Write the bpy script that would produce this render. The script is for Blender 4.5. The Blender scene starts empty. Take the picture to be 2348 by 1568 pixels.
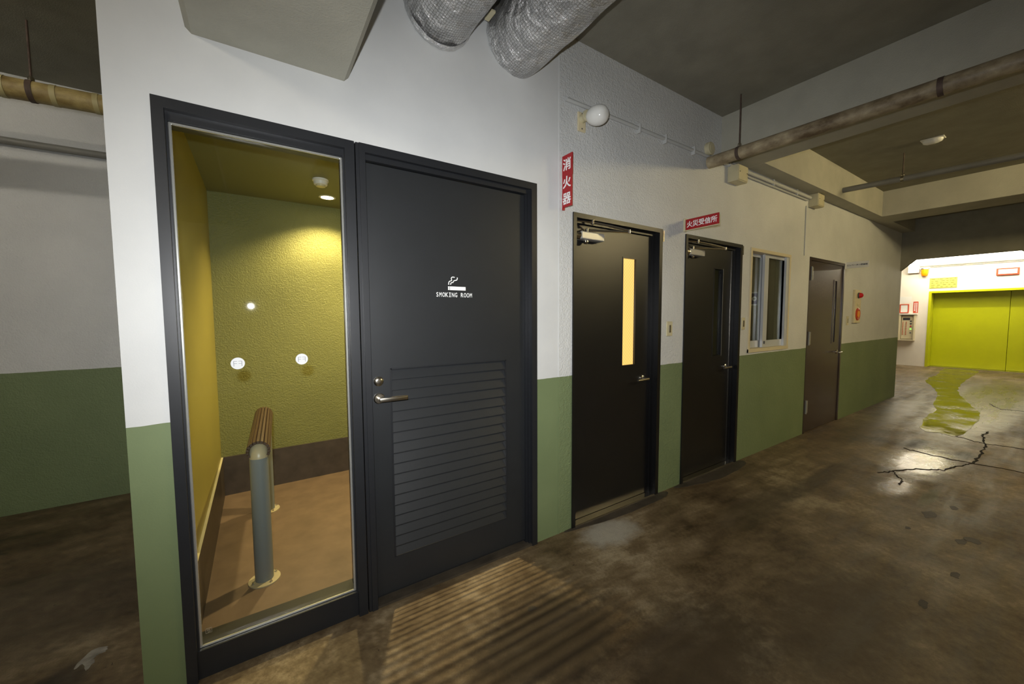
import bpy, bmesh, math, random
from mathutils import Vector, Matrix
random.seed(7)
scene = bpy.context.scene
col = scene.collection

# ------------------------------------------------------------------ camera, world, big lights, exposure
CAM = Vector((0.0, -1.857, 1.41))
PIT, YAW, ROLL, FPX = 0.0644, 0.584, -0.0055, 882.0
F = Vector((math.sin(YAW) * math.cos(PIT), math.cos(YAW) * math.cos(PIT), -math.sin(PIT)))
R0 = Vector((math.cos(YAW), -math.sin(YAW), 0)); U0 = R0.cross(F)
RR = R0 * math.cos(ROLL) + U0 * math.sin(ROLL); UU = -R0 * math.sin(ROLL) + U0 * math.cos(ROLL)
cd = bpy.data.cameras.new('camera'); cam = bpy.data.objects.new('camera', cd); col.objects.link(cam)
cd.sensor_width = 36.0; cd.sensor_fit = 'HORIZONTAL'; cd.lens = 36.0 * FPX / 2348.0
cd.clip_start = 0.02; cd.clip_end = 100
cam.matrix_world = Matrix(((RR.x, UU.x, -F.x, CAM.x), (RR.y, UU.y, -F.y, CAM.y), (RR.z, UU.z, -F.z, CAM.z), (0, 0, 0, 1)))
scene.camera = cam

w = bpy.data.worlds.new('world'); scene.world = w; w.use_nodes = True
w.node_tree.nodes['Background'].inputs[0].default_value = (0.6, 0.6, 0.6, 1)
w.node_tree.nodes['Background'].inputs[1].default_value = 0.0

vs = scene.view_settings
vs.view_transform = 'Standard'; vs.look = 'None'; vs.exposure = 0.0; vs.gamma = 1.0; vs.use_curve_mapping = False

def light(name, kind, loc, power, color, rot=None, **kw):
    l = bpy.data.lights.new(name, kind); l.energy = power; l.color = color
    for k, v in kw.items(): setattr(l, k, v)
    o = bpy.data.objects.new(name, l); col.objects.link(o); o.location = loc
    if rot is not None: o.rotation_euler = rot
    return o

# the photographer's hot-shoe flash, just above the lens, aimed with the camera
fl = light('camera_flash', 'SPOT', CAM + UU * 0.10 - RR * 0.05, 216, (0.97, 0.985, 1.0),
           spot_size=math.radians(154), spot_blend=1.0, shadow_soft_size=0.014)
fl.rotation_euler = (Matrix.Rotation(math.radians(-2), 3, 'Z') @ cam.matrix_world.to_3x3()).to_euler(); fl.scale = (1.0, 0.51, 1.0)
WARM = (1.0, 0.76, 0.36)
TUBE = (1.0, 0.81, 0.42)

# ------------------------------------------------------------------ materials
def nodes(name):
    m = bpy.data.materials.new(name); m.use_nodes = True
    nt = m.node_tree; return m, nt, nt.nodes['Principled BSDF']
def N(nt, kind, **kw):
    n = nt.nodes.new(kind)
    for k, v in kw.items():
        if k in n.inputs.keys() if isinstance(k, str) else False: n.inputs[k].default_value = v
        else: setattr(n, k, v)
    return n
def L(nt, a, b): nt.links.new(a, b)
def c4(c): return (c[0], c[1], c[2], 1.0)
def srgb(r, g, b):
    f = lambda v: (v / 255 / 12.92) if v / 255 <= .04045 else ((v / 255 + .055) / 1.055) ** 2.4
    return (f(r), f(g), f(b))
def pos(nt):
    return N(nt, 'ShaderNodeNewGeometry').outputs['Position']
def noise(nt, scale, detail=4, rough=.55, vec=None):
    n = N(nt, 'ShaderNodeTexNoise'); n.inputs['Scale'].default_value = scale
    n.inputs['Detail'].default_value = detail; n.inputs['Roughness'].default_value = rough
    L(nt, vec if vec is not None else pos(nt), n.inputs['Vector']); return n.outputs['Fac']
def ramp(nt, fac, stops):
    r = N(nt, 'ShaderNodeValToRGB'); e = r.color_ramp.elements
    while len(e) < len(stops): e.new(0.5)
    for i, (p, c) in enumerate(stops): e[i].position = p; e[i].color = c4(c)
    L(nt, fac, r.inputs[0]); return r.outputs[0]
def mix(nt, fac, a, b, mode='MIX'):
    m = N(nt, 'ShaderNodeMix'); m.data_type = 'RGBA'; m.blend_type = mode
    for s, v in ((m.inputs[0], fac), (m.inputs[6], a), (m.inputs[7], b)):
        if hasattr(v, 'is_linked') or hasattr(v, 'links'): L(nt, v, s)
        elif isinstance(v, (int, float)): s.default_value = v
        else: s.default_value = c4(v)
    return m.outputs[2]
def math_(nt, op, a, b=None, c=None):
    m = N(nt, 'ShaderNodeMath'); m.operation = op
    for s, v in zip(m.inputs, (a, b, c)):
        if v is None: continue
        if isinstance(v, (int, float)): s.default_value = v
        else: L(nt, v, s)
    return m.outputs[0]
def bump(nt, bs, h, strength, dist):
    b = N(nt, 'ShaderNodeBump'); b.inputs['Strength'].default_value = strength; b.inputs['Distance'].default_value = dist
    L(nt, h, b.inputs['Height']); L(nt, b.outputs[0], bs.inputs['Normal'])
def mat(name, color, rough=.5, metal=0.0, var=0.0, vscale=6.0, bmp=None, spec=.5, coat=0.0):
    m, nt, bs = nodes(name)
    bs.inputs['Roughness'].default_value = rough; bs.inputs['Metallic'].default_value = metal
    bs.inputs['Specular IOR Level'].default_value = spec; bs.inputs['Coat Weight'].default_value = coat
    if var:
        f = noise(nt, vscale, 5)
        c = ramp(nt, f, [(.3, tuple(x * (1 - var) for x in color)), (.7, tuple(min(1, x * (1 + var)) for x in color))])
        L(nt, c, bs.inputs['Base Color'])
    else: bs.inputs['Base Color'].default_value = c4(color)
    if bmp: bump(nt, bs, noise(nt, bmp[0], 3), bmp[1], bmp[2])
    return m
def emit(name, color, strength):
    m, nt, bs = nodes(name)
    bs.inputs['Base Color'].default_value = c4(color)
    bs.inputs['Emission Color'].default_value = c4(color); bs.inputs['Emission Strength'].default_value = strength
    return m
def dado(name, stucco):
    m, nt, bs = nodes(name)
    p = pos(nt); sx = N(nt, 'ShaderNodeSeparateXYZ'); L(nt, p, sx.inputs[0])
    wob = math_(nt, 'MULTIPLY', math_(nt, 'SUBTRACT', noise(nt, 7, 2), .5), .012)
    fac = math_(nt, 'GREATER_THAN', math_(nt, 'ADD', sx.outputs[2], wob), 1.03)
    blot = noise(nt, 2.2, 5)
    white = ramp(nt, blot, [(.3, (.60, .61, .605)), (.7, (.69, .70, .69))])
    green = ramp(nt, blot, [(.3, (.150, .198, .092)), (.7, (.180, .232, .110))])
    L(nt, mix(nt, fac, green, white), bs.inputs['Base Color'])
    bs.inputs['Roughness'].default_value = .62
    if stucco:
        h = math_(nt, 'ADD', noise(nt, 95, 3), math_(nt, 'MULTIPLY', noise(nt, 40, 2), .8))
        bump(nt, bs, h, .8, .007)
    else: bump(nt, bs, noise(nt, 160, 2), .10, .002)
    return m

M = {}
M['wall_smooth'] = dado('painted_wall_smooth', False)
M['wall_stucco'] = dado('painted_wall_stucco', True)
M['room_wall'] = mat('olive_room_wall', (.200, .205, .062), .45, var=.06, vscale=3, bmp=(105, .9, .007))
M['room_wall_lamplit'] = mat('olive_room_wall_lamplit', (.34, .295, .070), .38, var=.05, vscale=3, bmp=(150, .1, .002))  # same olive paint, lightened and yellowed for the lamplight on it
M['room_ceiling'] = mat('room_ceiling_paint', (.20, .20, .085), .6)
M['room_base'] = mat('brown_vinyl_base', (.062, .048, .042), .45, var=.25, vscale=14)
M['ceiling'] = mat('ceiling_paint', (.26, .25, .20), .9, var=.12, vscale=5, bmp=(140, .5, .004))
M['beam'] = mat('beam_paint', (.43, .42, .35), .85, var=.08, vscale=4, bmp=(130, .5, .004))
M['black'] = mat('black_metal_paint', (.015, .0165, .0195), .38, var=.05, vscale=20, spec=.5)
M['black_leaf'] = mat('black_door_paint', (.0165, .0185, .021), .42, var=.05, vscale=9, bmp=(400, .05, .001))
M['black2'] = mat('black_steel_door', (.0055, .0055, .006), .36, var=.1, vscale=4)
M['brown_door'] = mat('dark_brown_steel_door', (.050, .034, .026), .24, var=.1, vscale=3, spec=.6)
M['steel'] = mat('satin_steel', (.62, .58, .50), .24, 1.0)
M['chrome'] = mat('polished_steel', (.75, .73, .70), .12, 1.0)
M['bead'] = mat('aluminium_glazing_bead', (.72, .73, .70), .22, .75)
M['alu'] = mat('white_aluminium', (.60, .62, .64), .30, .2)
M['cream'] = mat('cream_plastic', (.60, .55, .36), .45, var=.06, vscale=10)
M['cream_paint'] = mat('cream_paint', (.66, .58, .38), .45)
M['white_plastic'] = mat('white_plastic', (.80, .79, .74), .35)
M['white_print'] = mat('white_print', (.86, .87, .86), .5)
M['red_sign'] = mat('red_sign_face', (.36, .008, .012), .4, var=.08, vscale=12)
M['red_plastic'] = mat('red_plastic', (.55, .06, .02), .35)
M['dark_print'] = mat('dark_print', (.05, .05, .06), .5)
M['globe'] = mat('opal_globe', (.80, .80, .76), .12, var=.04, vscale=12, coat=.5)
M['pole'] = mat('grey_powder_coat', (.21, .235, .245), .42)
M['pole_cream'] = mat('cream_powder_coat', (.50, .43, .28), .35)
M['wood'] = mat('brown_resin_slat', (.070, .041, .026), .5, var=.2, vscale=30)
M['conduit'] = mat('painted_conduit', (.50, .51, .50), .5)
M['conduit_grey'] = mat('grey_pipe', (.24, .235, .21), .45, var=.12, vscale=5)
M['rod'] = mat('rusty_rod', (.09, .06, .045), .7, var=.3, vscale=30)
M['lime'] = mat('lime_door_paint', (.50, .53, .004), .33, var=.04, vscale=3)
M['lime_frame'] = mat('lime_frame_paint', (.52, .54, .008), .3)
M['hall_wall'] = mat('hall_white_wall', (.80, .74, .64), .7, var=.04, vscale=3)
M['yellow_plate'] = mat('yellow_plate', (.62, .60, .10), .5)
M['orange'] = mat('amber_lens', (.80, .26, .004), .2)
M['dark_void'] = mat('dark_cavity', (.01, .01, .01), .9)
M['brass_green'] = mat('notice_print', (.13, .13, .02), .6)
M['tube'] = emit('fluorescent_tube', TUBE, 14.0)
M['hall_tube'] = emit('hall_fluorescent_diffuser', (1.0, .92, .72), 85.0)
M['down_lens'] = emit('downlight_lens', (1.0, .80, .45), 40.0)
M['alarm_red'] = mat('red_lamp_lens', (.60, .01, .015), .12, coat=.6)
M['green_lamp'] = emit('green_indicator', (.25, 1.0, .1), 1.2)
M['poster'] = mat('poster_dark', (.06, .05, .12), .5)
M['emblem_grey'] = mat('emblem_print', (.10, .11, .13), .5)
M['dim_room_tone'] = mat('dim_olive_room_tone', (.10, .09, .045), .8)
M['closer_grey'] = mat('closer_silver_paint', (.42, .41, .37), .35, .3)
M['sticker_white'] = mat('matt_sticker', (.62, .63, .64), .7)
M['office'] = mat('office_wall', (.42, .38, .26), .8, var=.1, vscale=3)

def glass(name, tint=(1, 1, 1), rough=.0, extra=None):
    m, nt, bs = nodes(name); nt.nodes.remove(bs); out = nt.nodes['Material Output']
    ge = N(nt, 'ShaderNodeNewGeometry'); dp = N(nt, 'ShaderNodeVectorMath'); dp.operation = 'DOT_PRODUCT'
    L(nt, ge.outputs['Normal'], dp.inputs[0]); L(nt, ge.outputs['Incoming'], dp.inputs[1])
    cs = math_(nt, 'ABSOLUTE', dp.outputs['Value'])   # Schlick reflectance, same from both sides of the pane
    fr = math_(nt, 'ADD', .04, math_(nt, 'MULTIPLY', .96, math_(nt, 'POWER', math_(nt, 'SUBTRACT', 1.0, cs), 5.0)))
    tr = N(nt, 'ShaderNodeBsdfTransparent'); tr.inputs[0].default_value = c4(tint)
    gl = N(nt, 'ShaderNodeBsdfGlossy'); gl.inputs['Roughness'].default_value = rough
    ms = N(nt, 'ShaderNodeMixShader'); L(nt, fr, ms.inputs[0]); L(nt, tr.outputs[0], ms.inputs[1]); L(nt, gl.outputs[0], ms.inputs[2])
    L(nt, ms.outputs[0], out.inputs[0]); return m
M['glass'] = glass('clear_glass', (.93, .95, .93), .012)
M['glass_dark'] = glass('window_glass', (.75, .77, .72), .03)

# lit wired glass pane of the second door
m, nt, bs = nodes('lit_wired_glass'); M['lit_pane'] = m
p = pos(nt); sx = N(nt, 'ShaderNodeSeparateXYZ'); L(nt, p, sx.inputs[0])
def wirelines(sign):
    a = math_(nt, 'ADD', sx.outputs[0], math_(nt, 'MULTIPLY', sx.outputs[2], sign))
    fr = math_(nt, 'FRACT', math_(nt, 'DIVIDE', a, .026)); return math_(nt, 'LESS_THAN', fr, .12)
wl = math_(nt, 'MAXIMUM', wirelines(1), wirelines(-1))
cc = mix(nt, wl, (1.0, .62, .17), (.80, .45, .10))
L(nt, cc, bs.inputs['Emission Color']); bs.inputs['Emission Strength'].default_value = 1.05
bs.inputs['Base Color'].default_value = (.3, .2, .06, 1); bs.inputs['Roughness'].default_value = .2

# insulated pipe lagging: cream wrap with brown seams and stains
def lagging(name, c0, c1, axis):
    m, nt, bs = nodes(name)
    p = pos(nt); mp = N(nt, 'ShaderNodeMapping'); L(nt, p, mp.inputs[0])
    s = [14, 14, 14]; s[axis] = 9; mp.inputs['Scale'].default_value = s
    a = noise(nt, 1, 6, .65, mp.outputs[0]); b = noise(nt, .35, 3, .5, mp.outputs[0])
    c = ramp(nt, math_(nt, 'ADD', math_(nt, 'MULTIPLY', a, .6), math_(nt, 'MULTIPLY', b, .4)), [(.36, c1), (.5, tuple((x + y) / 2 for x, y in zip(c0, c1))), (.62, c0)])
    L(nt, c, bs.inputs['Base Color']); bs.inputs['Roughness'].default_value = .5
    bump(nt, bs, a, .3, .006); return m
M['lag_right'] = lagging('brown_cream_lagging', (.50, .42, .27), (.13, .09, .048), 1)
M['lag_left'] = lagging('yellowed_lagging', (.52, .41, .17), (.16, .10, .03), 0)
M['lag_band'] = mat('lagging_band', (.46, .40, .20), .5)

# foil duct with wire netting
m, nt, bs = nodes('foil_with_wire_netting'); M['foil'] = m
uv = N(nt, 'ShaderNodeTexCoord').outputs['UV']
vo = N(nt, 'ShaderNodeTexVoronoi'); vo.feature = 'DISTANCE_TO_EDGE'; vo.inputs['Scale'].default_value = 62; vo.inputs['Randomness'].default_value = .35
L(nt, uv, vo.inputs['Vector'])
net = math_(nt, 'LESS_THAN', vo.outputs['Distance'], .085)
cr = N(nt, 'ShaderNodeTexVoronoi'); cr.feature = 'F1'; cr.inputs['Scale'].default_value = 13; L(nt, uv, cr.inputs['Vector'])
nz = noise(nt, 16, 6, .7)
hgt = math_(nt, 'ADD', math_(nt, 'ADD', math_(nt, 'ADD', math_(nt, 'MULTIPLY', nz, 1.0), math_(nt, 'MULTIPLY', noise(nt, 7, 3), 1.8)), math_(nt, 'MULTIPLY', cr.outputs['Distance'], .8)), math_(nt, 'MULTIPLY', net, .12))
tone = noise(nt, 5, 4)
base = ramp(nt, tone, [(.35, (.62, .63, .64)), (.65, (.93, .94, .94))])
L(nt, mix(nt, net, base, (.42, .41, .39)), bs.inputs['Base Color'])
bs.inputs['Metallic'].default_value = .80; bs.inputs['Roughness'].default_value = .27
bump(nt, bs, hgt, .9, .03)

# stained concrete floor
m, nt, bs = nodes('stained_concrete_floor'); M['floor'] = m
p = pos(nt)
big = noise(nt, .8, 5, .6); mid = noise(nt, 3.2, 9, .78); fine = noise(nt, 26, 8, .85)
mp = N(nt, 'ShaderNodeMapping'); L(nt, p, mp.inputs[0]); mp.inputs['Scale'].default_value = (.45, 2.6, 1); mp.inputs['Rotation'].default_value = (0, 0, .2)
streak = noise(nt, 3.0, 8, .7, mp.outputs[0])
v = math_(nt, 'ADD', math_(nt, 'ADD', math_(nt, 'MULTIPLY', big, .27), math_(nt, 'MULTIPLY', mid, .30)), math_(nt, 'ADD', math_(nt, 'MULTIPLY', fine, .22), math_(nt, 'MULTIPLY', streak, .21)))
cc = ramp(nt, v, [(.39, (.026, .016, .008)), (.46, (.088, .058, .028)), (.53, (.165, .119, .064)), (.61, (.33, .265, .165))])
def soft(cx_, cy_, rx, ry, jag=.5):
    """0..1 soft irregular stain mask around a floor point"""
    sx_ = N(nt, 'ShaderNodeSeparateXYZ'); L(nt, p, sx_.inputs[0])
    dx = math_(nt, 'DIVIDE', math_(nt, 'SUBTRACT', sx_.outputs[0], cx_), rx); dy = math_(nt, 'DIVIDE', math_(nt, 'SUBTRACT', sx_.outputs[1], cy_), ry)
    r_ = math_(nt, 'SQRT', math_(nt, 'ADD', math_(nt, 'MULTIPLY', dx, dx), math_(nt, 'MULTIPLY', dy, dy)))
    r_ = math_(nt, 'ADD', r_, math_(nt, 'MULTIPLY', math_(nt, 'SUBTRACT', noise(nt, 9, 7, .75), .5), jag * 2))
    mr = N(nt, 'ShaderNodeMapRange'); mr.interpolation_type = 'SMOOTHSTEP'; L(nt, r_, mr.inputs[0])
    mr.inputs[1].default_value = 1.1; mr.inputs[2].default_value = .45; mr.inputs[3].default_value = 0; mr.inputs[4].default_value = 1
    return mr.outputs[0]
for (cx_, cy_, rx, ry, c_, k_) in [(1.88, -.17, .26, .16, (.42, .40, .34), .75), (1.02, -.60, .46, .30, (.026, .017, .009), .85), (1.5, -1.0, .5, .3, (.034, .022, .011), .75), (3.05, -.55, .7, .16, (.055, .040, .024), .5),
        (2.2, -1.25, .7, .28, (.050, .033, .017), .7), (4.0, -.62, .9, .10, (.035, .026, .016), .6), (6.0, -.85, .30, .10, (.020, .014, .009), .85), (5.85, -1.2, .25, .08, (.022, .016, .010), .8),
        (4.3, -1.22, .30, .05, (.10, .10, .06), .7), (-.9, .9, .9, .5, (.055, .042, .030), .5), (-.7, .30, .10, .10, (.02, .015, .012), .7)]:
    cc = mix(nt, math_(nt, 'MULTIPLY', soft(cx_, cy_, rx, ry), k_), cc, c_)
pit = math_(nt, 'GREATER_THAN', noise(nt, 15, 5, .65), .70)
cc = mix(nt, math_(nt, 'MULTIPLY', pit, .7), cc, (.025, .017, .010))
L(nt, cc, bs.inputs['Base Color'])
hgt = math_(nt, 'ADD', math_(nt, 'MULTIPLY', mid, .5), math_(nt, 'MULTIPLY', fine, .4))
rg = ramp(nt, streak, [(.35, (.34,) * 3), (.65, (.68,) * 3)])
for (cx_, cy_, rx, ry, g_, k_) in [(9.5, -.95, 4.2, .55, .22, .8), (5.25, -1.0, .80, .26, .09, 1.0), (4.35, -1.02, .35, .13, .13, .9), (7.2, -.3, 2.5, .25, .28, .6)]:
    ms_ = soft(cx_, cy_, rx, ry, .45); rg = mix(nt, math_(nt, 'MULTIPLY', ms_, k_), rg, (g_,) * 3)
    hgt = math_(nt, 'MULTIPLY', hgt, math_(nt, 'SUBTRACT', 1.0, math_(nt, 'MULTIPLY', ms_, .8 * k_)))
L(nt, rg, bs.inputs['Roughness'])
bs.inputs['Specular IOR Level'].default_value = .45
bump(nt, bs, hgt, .5, .013)
def stain(name, c, var, rough, al=None):
    return mat(name, c, rough, var=var, vscale=11, bmp=(60, .25, .003))
m, nt, bs = nodes('standing_water_film'); M['wet'] = m
L(nt, ramp(nt, noise(nt, 5, 6, .7), [(.35, (.050, .036, .018)), (.65, (.13, .10, .058))]), bs.inputs['Base Color'])
L(nt, ramp(nt, noise(nt, 2.2, 7, .72), [(.42, (.06,) * 3), (.62, (.30,) * 3)]), bs.inputs['Roughness'])
bs.inputs['Specular IOR Level'].default_value = .5; bump(nt, bs, noise(nt, 4, 4), .04, .004)
M['pale_stain'] = mat('pale_cement_dust', (.30, .28, .225), .7, var=.35, vscale=16)
M['dark_patch'] = mat('dark_mortar_patch', (.050, .040, .028), .6, var=.35, vscale=10, bmp=(60, .3, .004))
M['crack'] = mat('crack_dark', (.012, .009, .006), .95)  # even, very dark brown for the crack strips
M['white_mark'] = mat('worn_white_paint', (.30, .28, .24), .7, var=.35, vscale=25)
M['room_floor'] = mat('brown_room_floor', (.165, .112, .078), .55, var=.18, vscale=7, bmp=(60, .15, .003))

# ------------------------------------------------------------------ mesh helpers
ORG = {}
def tag(o, label=None, cat=None, group=None, kind=None):
    if label: o['label'] = label
    if cat: o['category'] = cat
    if group: o['group'] = group
    if kind: o['kind'] = kind
    return o
def thing(name, loc, label, cat, group=None, kind=None):
    o = bpy.data.objects.new(name, None); col.objects.link(o); o.location = loc
    o.empty_display_size = .05
    ORG[o.name] = Vector(loc); return tag(o, label, cat, group, kind)
class MB:
    def __init__(s): s.v = []; s.f = []; s.sm = []
    def add(s, verts, faces, smooth=False):
        b = len(s.v); s.v += [tuple(x) for x in verts]
        for f in faces: s.f.append(tuple(b + i for i in f)); s.sm.append(smooth)
        return s
    def box(s, x0, x1, y0, y1, z0, z1):
        v = [(x0, y0, z0), (x1, y0, z0), (x1, y1, z0), (x0, y1, z0), (x0, y0, z1), (x1, y0, z1), (x1, y1, z1), (x0, y1, z1)]
        return s.add(v, [(0, 3, 2, 1), (4, 5, 6, 7), (0, 1, 5, 4), (1, 2, 6, 5), (2, 3, 7, 6), (3, 0, 4, 7)])
    def bbox(s, x0, x1, y0, y1, z0, z1, b=.003, seg=2):
        bm = bmesh.new(); bmesh.ops.create_cube(bm, size=1)
        for q in bm.verts: q.co = Vector(((x0 + x1) / 2 + q.co.x * (x1 - x0), (y0 + y1) / 2 + q.co.y * (y1 - y0), (z0 + z1) / 2 + q.co.z * (z1 - z0)))
        bmesh.ops.bevel(bm, geom=list(bm.edges), offset=b, segments=seg, affect='EDGES', profile=.5)
        bm.verts.index_update(); s.add([q.co[:] for q in bm.verts], [[q.index for q in f.verts] for f in bm.faces]); bm.free(); return s
    def tube(s, pts, r, seg=16, caps=True, smooth=True):
        pts = [Vector(p) for p in pts]; n = len(pts); rs = r if isinstance(r, (list, tuple)) else [r] * n
        V = []; up = None
        for i, p in enumerate(pts):
            t = (pts[min(i + 1, n - 1)] - pts[max(i - 1, 0)]).normalized()
            if up is None:
                up = Vector((0, 0, 1)) if abs(t.z) < .9 else Vector((1, 0, 0))
            a = t.cross(up).normalized(); up = a.cross(t).normalized()
            for k in range(seg):
                q = 2 * math.pi * k / seg; V.append(p + (a * math.cos(q) + up * math.sin(q)) * rs[i])
        fs = [(i * seg + k, i * seg + (k + 1) % seg, (i + 1) * seg + (k + 1) % seg, (i + 1) * seg + k) for i in range(n - 1) for k in range(seg)]
        s.add(V, fs, smooth)
        if caps:
            s.add(V[:seg], [tuple(range(seg))]); s.add(V[-seg:], [tuple(range(seg - 1, -1, -1))])
        return s
    def lathe(s, c, axis, prof, seg=24, smooth=True):
        c = Vector(c); ax = Vector(axis).normalized(); u = ax.orthogonal().normalized(); w_ = ax.cross(u)
        V = [c + ax * h + (u * math.cos(2 * math.pi * k / seg) + w_ * math.sin(2 * math.pi * k / seg)) * r for r, h in prof for k in range(seg)]
        n = len(prof)
        s.add(V, [(i * seg + k, i * seg + (k + 1) % seg, (i + 1) * seg + (k + 1) % seg, (i + 1) * seg + k) for i in range(n - 1) for k in range(seg)], smooth)
        if prof[0][0] > 1e-6: s.add(V[:seg], [tuple(range(seg - 1, -1, -1))])
        if prof[-1][0] > 1e-6: s.add(V[-seg:], [tuple(range(seg))])
        return s
    def poly(s, pts, thick):
        """flat outline extruded by vector thick"""
        t = Vector(thick); n = len(pts); V = [Vector(p) for p in pts] + [Vector(p) + t for p in pts]
        return s.add(V, [tuple(range(n)), tuple(range(2 * n - 1, n - 1, -1))] + [(i, n + i, n + (i + 1) % n, (i + 1) % n) for i in range(n)])
    def build(s, name, mt, parent=None, origin=None):
        if parent is not None: og = ORG[parent.name]
        elif origin is not None: og = Vector(origin)
        else:
            xs, ys, zs = zip(*s.v); og = Vector(((min(xs) + max(xs)) / 2, (min(ys) + max(ys)) / 2, min(zs)))
        me = bpy.data.meshes.new(name); me.from_pydata([tuple(Vector(q) - og) for q in s.v], [], s.f); me.update()
        bm = bmesh.new(); bm.from_mesh(me); bmesh.ops.remove_doubles(bm, verts=bm.verts, dist=1e-6)
        bmesh.ops.recalc_face_normals(bm, faces=bm.faces)
        bm.to_mesh(me); bm.free()
        if any(s.sm):
            me.polygons.foreach_set('use_smooth', [True] * len(me.polygons))
            me.set_sharp_from_angle(angle=math.radians(40))
        me.materials.append(M[mt] if isinstance(mt, str) else mt)
        o = bpy.data.objects.new(name, me); col.objects.link(o)
        if parent is not None: o.parent = parent
        else: o.location = og
        ORG[o.name] = og; return o
def copy_part(o, delta, parent):
    c = o.copy(); col.objects.link(c); c.parent = parent; c.location = o.location + Vector(delta); ORG[c.name] = ORG[o.name]; return c

def text(s, size, bold=0.0, extr=.0008):
    c = bpy.data.curves.new('lettering', 'FONT'); c.body = s; c.size = size; c.offset = bold * size; c.extrude = extr
    c.align_x = 'CENTER'; c.align_y = 'CENTER'; c.resolution_u = 3
    o = bpy.data.objects.new('lettering_tmp', c); col.objects.link(o)
    dg = bpy.context.evaluated_depsgraph_get(); me = bpy.data.meshes.new_from_object(o.evaluated_get(dg))
    bpy.data.objects.remove(o); bpy.data.curves.remove(c)
    xs = [q.co.x for q in me.vertices]; ys = [q.co.y for q in me.vertices]
    cx, cy = (min(xs) + max(xs)) / 2, (min(ys) + max(ys)) / 2
    for q in me.vertices: q.co.x -= cx; q.co.y -= cy
    return me
def text_part(s, size, centre, right, up, mt, parent, name='lettering', bold=0.0, sx=1.0):
    me = text(s, size, bold); r = Vector(right); u = Vector(up); n = r.cross(u); c = Vector(centre) - ORG[parent.name]
    for q in me.vertices: q.co = c + r * q.co.x * sx + u * q.co.y + n * q.co.z
    me.materials.clear(); me.materials.append(M[mt]); o = bpy.data.objects.new(name, me); col.objects.link(o); o.parent = parent
    ORG[o.name] = ORG[parent.name]; return o

H = 3.12
def grid_wall(mb, x0, x1, y0, y1, z0, z1, holes):
    """solid wall in x/z with rectangular holes (hx0,hx1,hz0,hz1)"""
    xs = sorted({x0, x1} | {h[0] for h in holes} | {h[1] for h in holes})
    for a, b in zip(xs, xs[1:]):
        zz = [(z0, z1)]
        for h in holes:
            if h[0] < b - 1e-6 and h[1] > a + 1e-6:
                nz_ = []
                for p_, q_ in zz:
                    if h[2] > p_ + 1e-6: nz_.append((p_, min(q_, h[2])))
                    if h[3] < q_ - 1e-6: nz_.append((max(p_, h[3]), q_))
                zz = nz_
        for p_, q_ in zz: mb.box(a, b, y0, y1, p_, q_)
    return mb

# ------------------------------------------------------------------ structure
S = 'structure'
tag(MB().box(-7, 16, -7, 6, -.2, 0).build('floor', 'floor'), 'worn stained brown concrete garage floor', 'floor', kind=S)
tag(MB().box(-7, 16, -7, 6, H, H + .2).build('ceiling', 'ceiling'), 'dim olive painted concrete ceiling slab', 'ceiling', kind=S)
tag(grid_wall(MB(), -.40, 1.58, 0, .12, 0, H, [(-.28, 1.40, 0, 2.19)]).build('wall_smoking_front', 'wall_smooth'),
    'smooth white and green front wall around smoking room glass and louvred door', 'wall', kind=S)
tag(grid_wall(MB(), 1.58, 9.2, 0, .12, 0, H, [(1.693, 2.605, 0, 2.072), (2.91, 3.815, 0, 2.072), (3.975, 4.85, 1.05, 2.065), (5.37, 6.50, 0, 2.09)]).build('wall_corridor', 'wall_stucco'),
    'long stucco wall, white above green dado, with steel doors', 'wall', kind=S)
tag(MB().box(1.577, 1.584, -.003, .004, 0, H).build('trim_1', 'wall_smooth'), 'thin vertical joint between smooth and stucco wall', 'trim', kind=S)
# smoking room shell
tag(MB().box(-.40, -.28, .12, 2.02, 0, H).build('wall_smoking_left', 'room_wall_lamplit'), 'olive side wall, yellow lamplight put into its colour, seen through the glass', 'wall', kind=S)
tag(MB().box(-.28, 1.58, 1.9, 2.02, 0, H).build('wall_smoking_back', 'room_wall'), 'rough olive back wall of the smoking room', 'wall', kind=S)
tag(MB().box(1.46, 1.58, .12, 1.9, 0, H).build('wall_smoking_right', 'room_wall_lamplit'), 'olive side wall behind the louvred door', 'wall', kind=S)
tag(MB().box(-.28, 1.46, .12, 1.9, 2.38, 2.44).build('ceiling_smoking', 'room_ceiling'), 'olive ceiling of the smoking room', 'ceiling', kind=S)
tag(MB().box(-.28, 1.46, .085, 1.9, 0, .004).build('floor_smoking', 'room_floor'), 'brown vinyl floor inside the smoking room', 'floor', kind=S)
tag(MB().box(-.28, 1.46, 1.888, 1.9, .004, .315).build('baseboard_back', 'room_base'), 'tall dark brown base along smoking room back wall', 'baseboard', kind=S)
tag(MB().box(-.28, -.268, .12, 1.888, .004, .315).build('baseboard_left', 'room_base'), 'tall dark brown base along smoking room side wall', 'baseboard', kind=S)
tag(MB().box(-.28, -.2670, .12, 1.888, .315, .3165).build('trim_2', 'cream'), 'thin pale edge strip on top of the brown base', 'trim', kind=S)
# far wall left of the smoking room and the outer shell
tag(MB().box(-7, -.40, 2.4, 2.52, 0, H).build('wall_left', 'wall_stucco'), 'shaded grey and dark green wall beyond the corner', 'wall', kind=S)
tag(MB().box(-7, 9.1, -7.1, -7, 0, H).build('wall_back', 'beam'), 'plain grey wall behind the photographer', 'wall', kind=S)
tag(MB().box(-7.1, -7, -7, 2.52, 0, H).build('wall_far', 'wall_stucco'), 'white and green end wall of the garage', 'wall', kind=S)
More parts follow.
